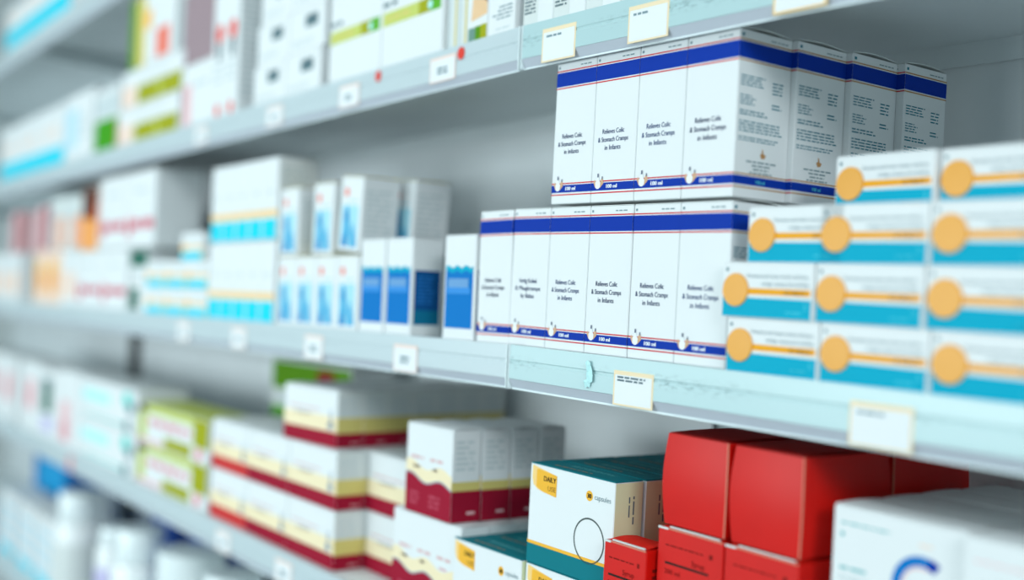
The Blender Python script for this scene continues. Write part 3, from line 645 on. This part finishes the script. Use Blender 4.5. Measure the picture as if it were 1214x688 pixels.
# ------------------------------------------------------------------ upper shelf
for k in range(6):
    put(INFO_Y if k in (3,) else INFO, RIGHT, -0.0155 + 0.0432*k, 0.008, UP + G, f'white small-print carton on the near upper shelf, {ORD[k]} right of the rail joint', 'small-print cartons')
put(NOTE, LEFT, -0.0655, 0.008, UP + G, 'white carton with a few printed lines, just left of the rail joint', 'upper shelf cartons')
put(PHOTO, LEFT, -0.1005, 0.008, UP + G, 'carton with a skin-toned photo and green-orange foot on the upper shelf', 'upper shelf cartons')
put(PAGE, LEFT, -0.1220, 0.010, UP + G, 'narrow plain carton beside the photo carton on the upper shelf', 'upper shelf cartons')
put(PAGE, LEFT, -0.1430, 0.012, UP + G, 'narrow plain carton beside the right olive-band carton', 'upper shelf cartons')
put(OLIVE_BIG, LEFT, -0.2690, 0.008, UP + G, 'large white carton with olive-green band, the right one of the pair', 'olive-band cartons')
put(OLIVE_BIG, LEFT, -0.3935, 0.008, UP + G, 'large white carton with olive-green band, the left one of the pair', 'olive-band cartons')
for ri in range(4):
    for k in range(2):
        put(DARKLABEL, LEFT, -0.618 + 0.1000*k + 0.004*ri, 0.010 + .002*ri, UP + G + 0.0546*ri, f'white carton with dark label, {("left", "right")[k]} column, {("bottom", "second", "third", "top")[ri]} tier', 'dark-label cartons')
put(TALL, LEFT, -0.7690, 0.010, UP + G, 'tall white carton with red and slate logo, left of two', 'tall logo cartons')
put(TALL, LEFT, -0.7210, 0.010, UP + G, 'tall white carton with red and slate logo, right of two', 'tall logo cartons')
put(PINKY, LEFT, -0.8930, 0.012, UP + G, 'white carton with pink left edge, under the mauve carton', 'upper shelf cartons')
put(MAUVE, LEFT, -0.9230, 0.014, UP + 0.0975, 'mauve carton lying above the pink-edged carton on the upper shelf', 'upper shelf cartons')
for ri in range(2):
    put(OLIVE_BAND, LEFT, -1.2050 + .010*ri, 0.010, UP + G + 0.0636*ri, f'olive-footed wide carton, {("lower", "upper")[ri]} one of the two', 'olive-foot cartons')
put(MIXED, LEFT, -1.1700, 0.012, UP + 0.1290, 'carton with green and yellow left edge on the olive-footed stack', 'upper shelf cartons')
put(GREENFOOT, LEFT, -1.3560, 0.010, UP + G, 'carton with bright green lower half on the far upper shelf', 'upper shelf cartons')
put(WHITEBIG, LEFT, -1.5600, 0.010, UP + G, 'blank white carton between the green-footed and cyan-based cartons', 'upper shelf cartons')
for k in range(3):
    put(CYANFOOT, LEFT, -1.7600 - 0.1935*k, 0.010, UP + G, f'cyan-based white carton, {ORD[k]} from the right on the far upper shelf', 'cyan-base cartons')
for k in range(3):
    put(CYANTOP, LEFT, -1.7600 - 0.1935*k, 0.010, TOP + G, f'white carton with cyan strip on the topmost shelf, {ORD[k]} from the right', 'cyan-strip cartons')

# ------------------------------------------------------------------ middle shelf, left bay
put(BLUE, LEFT, -0.1255, 0.009, MID + G, 'white carton with blue panel standing alone beside the colic cartons', 'blue-panel cartons')
put(BLUE, LEFT, -0.2420, 0.010, MID + G, 'white carton with blue panel, right of the touching pair', 'blue-panel cartons')
put(BLUE, LEFT, -0.2985, 0.010, MID + G, 'white carton with blue panel, left of the touching pair', 'blue-panel cartons')
for k in range(4):
    put(FIGURE, LEFT, -0.5180 + 0.0536*k, 0.011, MID + G, f'figure-print carton, {ORD[k]} from the left in the lower row', 'figure-print cartons')
put(FIGURE, LEFT, -0.358, 0.066, MID + G, 'figure-print carton behind the lower row, under the leaning pair', 'figure-print cartons')
fz = MID + 0.0835 + 0.0022
put(FIGURE, LEFT, -0.5190, 0.012, fz, 'figure-print carton leftmost of the upper row, beside the cyan-foot stack', 'figure-print cartons')
put(FIGURE, LEFT, -0.4250, 0.011, fz + .001, 'figure-print carton in the middle of the upper row', 'figure-print cartons', ry=1.5)
put(FIGURE, LEFT, -0.3560, 0.009, fz + .0052, 'leaning figure-print carton at the right front of the upper row', 'figure-print cartons', ry=5)
put(FIGURE, LEFT, -0.3370, 0.064, fz + .0052, 'leaning figure-print carton behind the right front one', 'figure-print cartons', ry=5)
for ri in range(2):
    for k in range(5):
        put(THIN, LEFT, -0.7500 + 0.0450*k, 0.010, MID + G + 0.1062*ri, f'narrow cyan-foot carton, {ORD[k]} from the left in the {("lower", "upper")[ri]} row', 'cyan-foot cartons')
for ri in range(2):
    for k in range(3):
        put(FLAT, LEFT, -1.0240 + 0.0905*k, 0.010, MID + G + 0.0414*ri, f'small flat carton, {ORD[k]} from the left in the {("bottom", "middle")[ri]} row', 'small flat cartons')
put(FLAT, LEFT, -0.8700, 0.011, MID + G + 0.0828, 'small flat carton alone on top of its stack', 'small flat cartons')
put(PINE, LEFT, -1.1150, 0.012, MID + G, 'white carton with dark green panel at the bottom of its stack', 'green-panel cartons')
PINEBACK = simple('dark_green_carton', 0.190, 0.070, 0.1020, lambda c, w, d, h: (c.rect('F', .001, h*.78, w-.001, h-.001, 'pine'), c.lines('F', w*.1, h*.1, w*.9, h*.3, 1, 'light_grey', seed=2)))
put(PINEBACK, LEFT, -1.0250, 0.070, MID + G, 'wide dark green topped carton behind the small flat cartons', 'green-panel cartons')
put(PINE2, LEFT, -1.1150, 0.012, MID + G + .0520, 'carton with dark green upper half on the green-panel carton', 'green-panel cartons')
for k in range(2):
    put(REDTEXT, LEFT, -1.4300 + 0.1550*k, 0.010, MID + G, f'white red-lettered carton, {("left", "right")[k]} one on the shelf', 'red-lettered cartons')
    put(REDTEXT_UP, LEFT, -1.3010 + 0.1550*k, 0.010, MID + G + .1055, f'taller red-lettered carton, {("left", "right")[k]} one of the upper pair', 'red-lettered cartons')
for k, (pr, x) in enumerate(((PALE, -1.5420), (ORANGE, -1.6540), (ORANGE, -1.7660))):
    put(pr, LEFT, x, 0.010, MID + G, ['pale peach carton beside the red-lettered cartons', 'orange-print carton nearer the red-lettered cartons', 'orange-print carton nearer the dark post'][k], 'far middle shelf cartons')
put(RUST, LEFT, -1.4150, 0.010, MID + G + .1055, 'brown and orange carton beside the upper red-lettered pair', 'far middle shelf cartons')
put(GREYPEACH, LEFT, -1.5360, 0.012, MID + G + .1105, 'grey carton standing on the pale peach carton', 'far middle shelf cartons')
put(GREYPEACH, LEFT, -1.6560, 0.012, MID + G + .1125, 'grey carton standing on the orange-print carton', 'far middle shelf cartons')
put(DARKRED, LEFT, -1.7660, 0.012, MID + G + .1125, 'dark red carton on the far orange-print carton', 'far middle shelf cartons')
for k in range(3): put(PALE, LEFT, -2.0000 - 0.112*k, 0.010, MID + G, f'pale carton beyond the dark post, {ORD[k]} from the post', 'far middle shelf cartons')
put(DARKRED, LEFT, -2.0000, 0.010, MID + G + .110, 'dark red carton on the first pale carton beyond the post', 'far middle shelf cartons')

# ------------------------------------------------------------------ lower shelf, right bay
for ri in range(2):
    z = LOW + G + 0.0863*ri
    x, y, a = 0.0265, 0.0100, 0.5
    for j in range(5):
        put(CAPSULE, RIGHT, x, y, z, f'teal-topped capsule carton, {ORD[j]} from the front in the {("lower", "upper")[ri]} tier of the near stack', 'capsule cartons', rz=a)
        x += (0.001, -0.0008, 0.0012, 0)[min(j, 3)]; y += 0.0322
for k in range(2):
    for j in range(2):
        put(RED_LOW, RIGHT, 0.1875 + 0.0668*k, 0.008 + 0.0992*j, LOW + G, f'lowest red syrup carton, {("left", "right")[k]} column, {("front", "back")[j]}', 'red syrup cartons')
        put(RED_LOW, RIGHT, 0.1875 + 0.0668*k, 0.008 + 0.0992*j, LOW + G + .0755, f'printed red syrup carton under the bulging ones, {("left", "right")[k]} column, {("front", "back")[j]}', 'red syrup cartons')
        put(RED_UP, RIGHT, 0.1875 + 0.0668*k, 0.008 + 0.0992*j, LOW + G + .1514, f'bulging plain red carton on top, {("left", "right")[k]} column, {("front", "back")[j]}', 'red syrup cartons')
for ri in range(2):
    put(RED_SMALL, RIGHT, 0.1370, 0.000, LOW + G + .0655*ri, f'smaller red syrup carton beside the tall red stack, {("lower", "upper")[ri]} one', 'red syrup cartons')
for ri in range(2):
    for j in range(4):
        put(RING, RIGHT, 0.3420 + .0012*(j % 2), 0.012 + 0.0475*j, LOW + G + 0.0975*ri, f'white carton with blue ring, {ORD[j]} from the front in the {("lower", "upper")[ri]} tier', 'blue-ring cartons')
        put(PLAIN, RIGHT, 0.4390 + .0012*(j % 2), 0.004 + 0.0475*j, LOW + G + 0.0975*ri, f'white carton with faint pink print, {ORD[j]} from the front in the {("lower", "upper")[ri]} tier', 'pink-print cartons')

# ------------------------------------------------------------------ lower shelf, left bay
for j in range(4):
    put(CAPSULE, LEFT, -0.0885 - .0006*j, 0.008 + 0.0312*j, LOW + G, f'teal-topped capsule carton, {ORD[j]} from the front of the single-tier row', 'capsule cartons')
for j in range(4):
    put(M_WIDE, LEFT, -0.2085, 0.012 + .0335*j, LOW + G, f'wide cream and maroon carton, {ORD[j]} from the front, under the upright ones', 'cream and maroon cartons')
    put(M_TALL, LEFT, -0.1860 + .0015*j, 0.011 + .0337*j, LOW + G + .0952, f'upright cream and maroon carton, {ORD[j]} from the front on the wide ones', 'cream and maroon cartons')
for ri in range(2):
    for j in range(3):
        put(M_FLAT, LEFT, -0.3338, 0.049 + .036*j, LOW + G + .0672*ri, f'cream and maroon carton of the short middle stack, {ORD[j]} from the front, {("lower", "upper")[ri]} tier', 'cream and maroon cartons')
for ri in range(2):
    for k in range(3):
        for j in range(4 if k < 2 else 7):
            put(M_FLAT if k else M_FLAT_RED, LEFT, -0.7100 + 0.1250*k, 0.010 + .0352*j, LOW + G + .0672*ri, f'flat cream and maroon carton, {ORD[k]} column, {ORD[j]} from the front, {("lower", "upper")[ri]} tier', 'cream and maroon cartons')
for j in range(7):
    if j: pass
    put(M_FLAT, LEFT, -0.4800 - .0352*j*math.sin(math.radians(4)) + (.0012 if j % 2 else 0), 0.010 + .0352*j*math.cos(math.radians(4)), LOW + G + .1344, f'flat cream and maroon carton of the single top row, {ORD[j]} from the front', 'cream and maroon cartons', rz=4)
for ri in range(2):
    put(OLIVE_LOW, LEFT, -1.0290, 0.010, LOW + G + .0638*ri, f'olive-framed wide carton, {("lower", "upper")[ri]} one of the two', 'olive-frame cartons')
    put(TEALW, LEFT, -1.3720, 0.010, LOW + G + .0720*ri, f'white carton with aqua marks, {("lower", "upper")[ri]} one of the two', 'aqua-mark cartons')
for ri in range(2):
    put(GREENBACK, LEFT, -0.900, 0.180, LOW + G + .1040*ri, f'green-banded white carton at the back, {("lower", "upper")[ri]} one', 'green-band cartons')
put(PINKBAR, LEFT, -1.5300, 0.010, LOW + G, 'white carton with pink bar on the far lower shelf', 'far lower shelf cartons')
put(MISC, LEFT, -1.6850, 0.010, LOW + G, 'white carton with dark green window and lilac foot', 'far lower shelf cartons')
put(ROSE, LEFT, -1.8450, 0.010, LOW + G, 'white carton with rose mark near the dark post', 'far lower shelf cartons')
for k in range(3): put(ROSE, LEFT, -2.0500 - .165*k, 0.010, LOW + G, f'rose-marked carton beyond the dark post, {ORD[k]} from the post', 'far lower shelf cartons')

# ------------------------------------------------------------------ bottom shelf
def bottle(pr, x, y, z, label, group): put(pr, LEFT, x, y, z, label, group)
bottle(TUB, -1.520, 0.060, BOT + G, 'white screw-capped bottle leftmost on the bottom shelf, beside the striped packs', 'bottles on the bottom shelf')
bottle(TUB_DOT, -1.280, 0.060, BOT + G, 'bottle with lilac label, second from the left of the bottles', 'bottles on the bottom shelf')
bottle(TUB, -1.130, 0.055, BOT + G, 'white bottle right of the lilac-labelled one, before the navy carton', 'bottles on the bottom shelf')
bottle(TUB_WIDE, -0.930, 0.070, BOT + G, 'broad white tub between two narrower white bottles on the bottom shelf', 'bottles on the bottom shelf')
bottle(TUB, -0.760, 0.070, BOT + G, 'white bottle at the right end of the bottles on the bottom shelf', 'bottles on the bottom shelf')
put(BLUEBOX, LEFT, -2.110, 0.110, BOT + G, 'bright blue carton behind the pale striped packs', 'cartons on the bottom shelf')
put(ROYAL, LEFT, -1.290, 0.125, BOT + G, 'navy blue carton behind the white bottles', 'cartons on the bottom shelf')
put(STRIPE, LEFT, -1.700, 0.020, BOT + G, 'pale blue striped pack beside the white bottle', 'cartons on the bottom shelf')
put(STRIPE, LEFT, -1.850, 0.020, BOT + G, 'pale blue striped pack second from the white bottle', 'cartons on the bottom shelf')
put(STRIPE, LEFT, -2.020, 0.020, BOT + G, 'pale blue striped pack at the far left of the bottom shelf', 'cartons on the bottom shelf')

# ------------------------------------------------------------------ room
def struct(name, b, smooth=False):
    o = bpy.data.objects.new(name, b.data(name)); COL.objects.link(o); o['kind'] = 'structure'; return o
b = MB(); b.box(-5.0, -3.2, -0.05, 4.6, 0.60, 0.0, 'floor_tile')
struct('floor', b)
b = MB(); b.box(-5.0, 0.50, 0.0, 4.6, 0.60, 2.9, 'wall_paint'); struct('wall_back', b)
b = MB(); b.box(-5.0, -3.2, 2.9, 4.6, 0.60, 2.95, 'ceiling_paint'); struct('ceiling', b)
b = MB(); b.box(XL, 0.0, 0.0, XR, 0.012, 0.10, 'shelf_metal', 0.001)
o = bpy.data.objects.new('plinth_board', b.data('plinth_board')); COL.objects.link(o); o.location = (0, 0.03, 0); tag(o, 'pale metal plinth board under the wall unit', 'plinth')

# ceiling lamps of the aisle
def area(name, loc, rot, sx, sy, power, col):
    l = bpy.data.lights.new(name, 'AREA'); l.shape = 'RECTANGLE'; l.size = sx; l.size_y = sy; l.energy = power; l.color = col
    o = bpy.data.objects.new(name, l); COL.objects.link(o); o.location = loc; o.rotation_euler = [math.radians(a) for a in rot]
    return o
for k, (x, p) in enumerate(((-3.2, 3), (-1.9, 3), (-0.6, 2), (0.7, 1.5), (2.0, 4), (3.3, 5))):
    area('ceiling_lamp_light', (x, -1.25, 2.86), (0, 0, 0), 1.1, 0.5, p, (0.87, 1.0, 1.03))
# added key lights out of view, brightening carton fronts and shelf recesses
def aim(loc, to): return [math.degrees(a) for a in (Vector(to) - Vector(loc)).to_track_quat('-Z', 'Y').to_euler()]
for sx, px_, tx in ((-0.80, 36.0, -0.45), (-2.70, 15, -2.0)):
    SL = (sx, -2.45, 1.40)
    area('front_key_light', SL, aim(SL, (tx, 0.1, 1.36)), 1.5, 0.75, px_, (0.87, 1.0, 1.03))

SR = (2.9, -1.15, 2.35)
area('right_fill_light', SR, aim(SR, (0.2, 0.0, 1.40)), 0.8, 0.6, 32, (0.92, 1.0, 1.03))  # added fill light, unseen, lifting the right-facing carton sides
w = bpy.data.worlds.new('world'); SC.world = w; w.use_nodes = True
bg = w.node_tree.nodes['Background']; bg.inputs['Color'].default_value = (0.70, 0.94, 1.0, 1); bg.inputs['Strength'].default_value = 0.45

# ------------------------------------------------------------------ camera
cam = bpy.data.cameras.new('camera'); co = bpy.data.objects.new('camera', cam); COL.objects.link(co); SC.camera = co
CX = Vector((0.58425817, 0.81062737, 0.03905957)); CD = Vector((0.01262286, 0.03904588, -0.99915769)); CF = Vector((-0.81146969, 0.58425909, 0.01258044))
R3 = Matrix((CX, -CD, -CF)).transposed().to_4x4()
co.matrix_world = Matrix.Translation((0.81211352, -0.5844823, 0.03931454 + ZB)) @ R3
cam.sensor_fit = 'HORIZONTAL'; cam.sensor_width = 36.0; cam.lens = 36.0*1350/1214; cam.clip_start = 0.01
cam.dof.use_dof = True
fp = RIGHT @ Vector((0.112, Y0, 0.06))
cam.dof.focus_distance = (fp - co.matrix_world.translation).dot(CF)
cam.dof.aperture_fstop = 1.75
cam.dof.aperture_blades = 0

SC.cycles.use_denoising = True
SC.view_settings.view_transform = 'Standard'; SC.view_settings.look = 'None'; SC.view_settings.gamma = 1.0; SC.view_settings.use_curve_mapping = False
SC.view_settings.exposure = -0.04
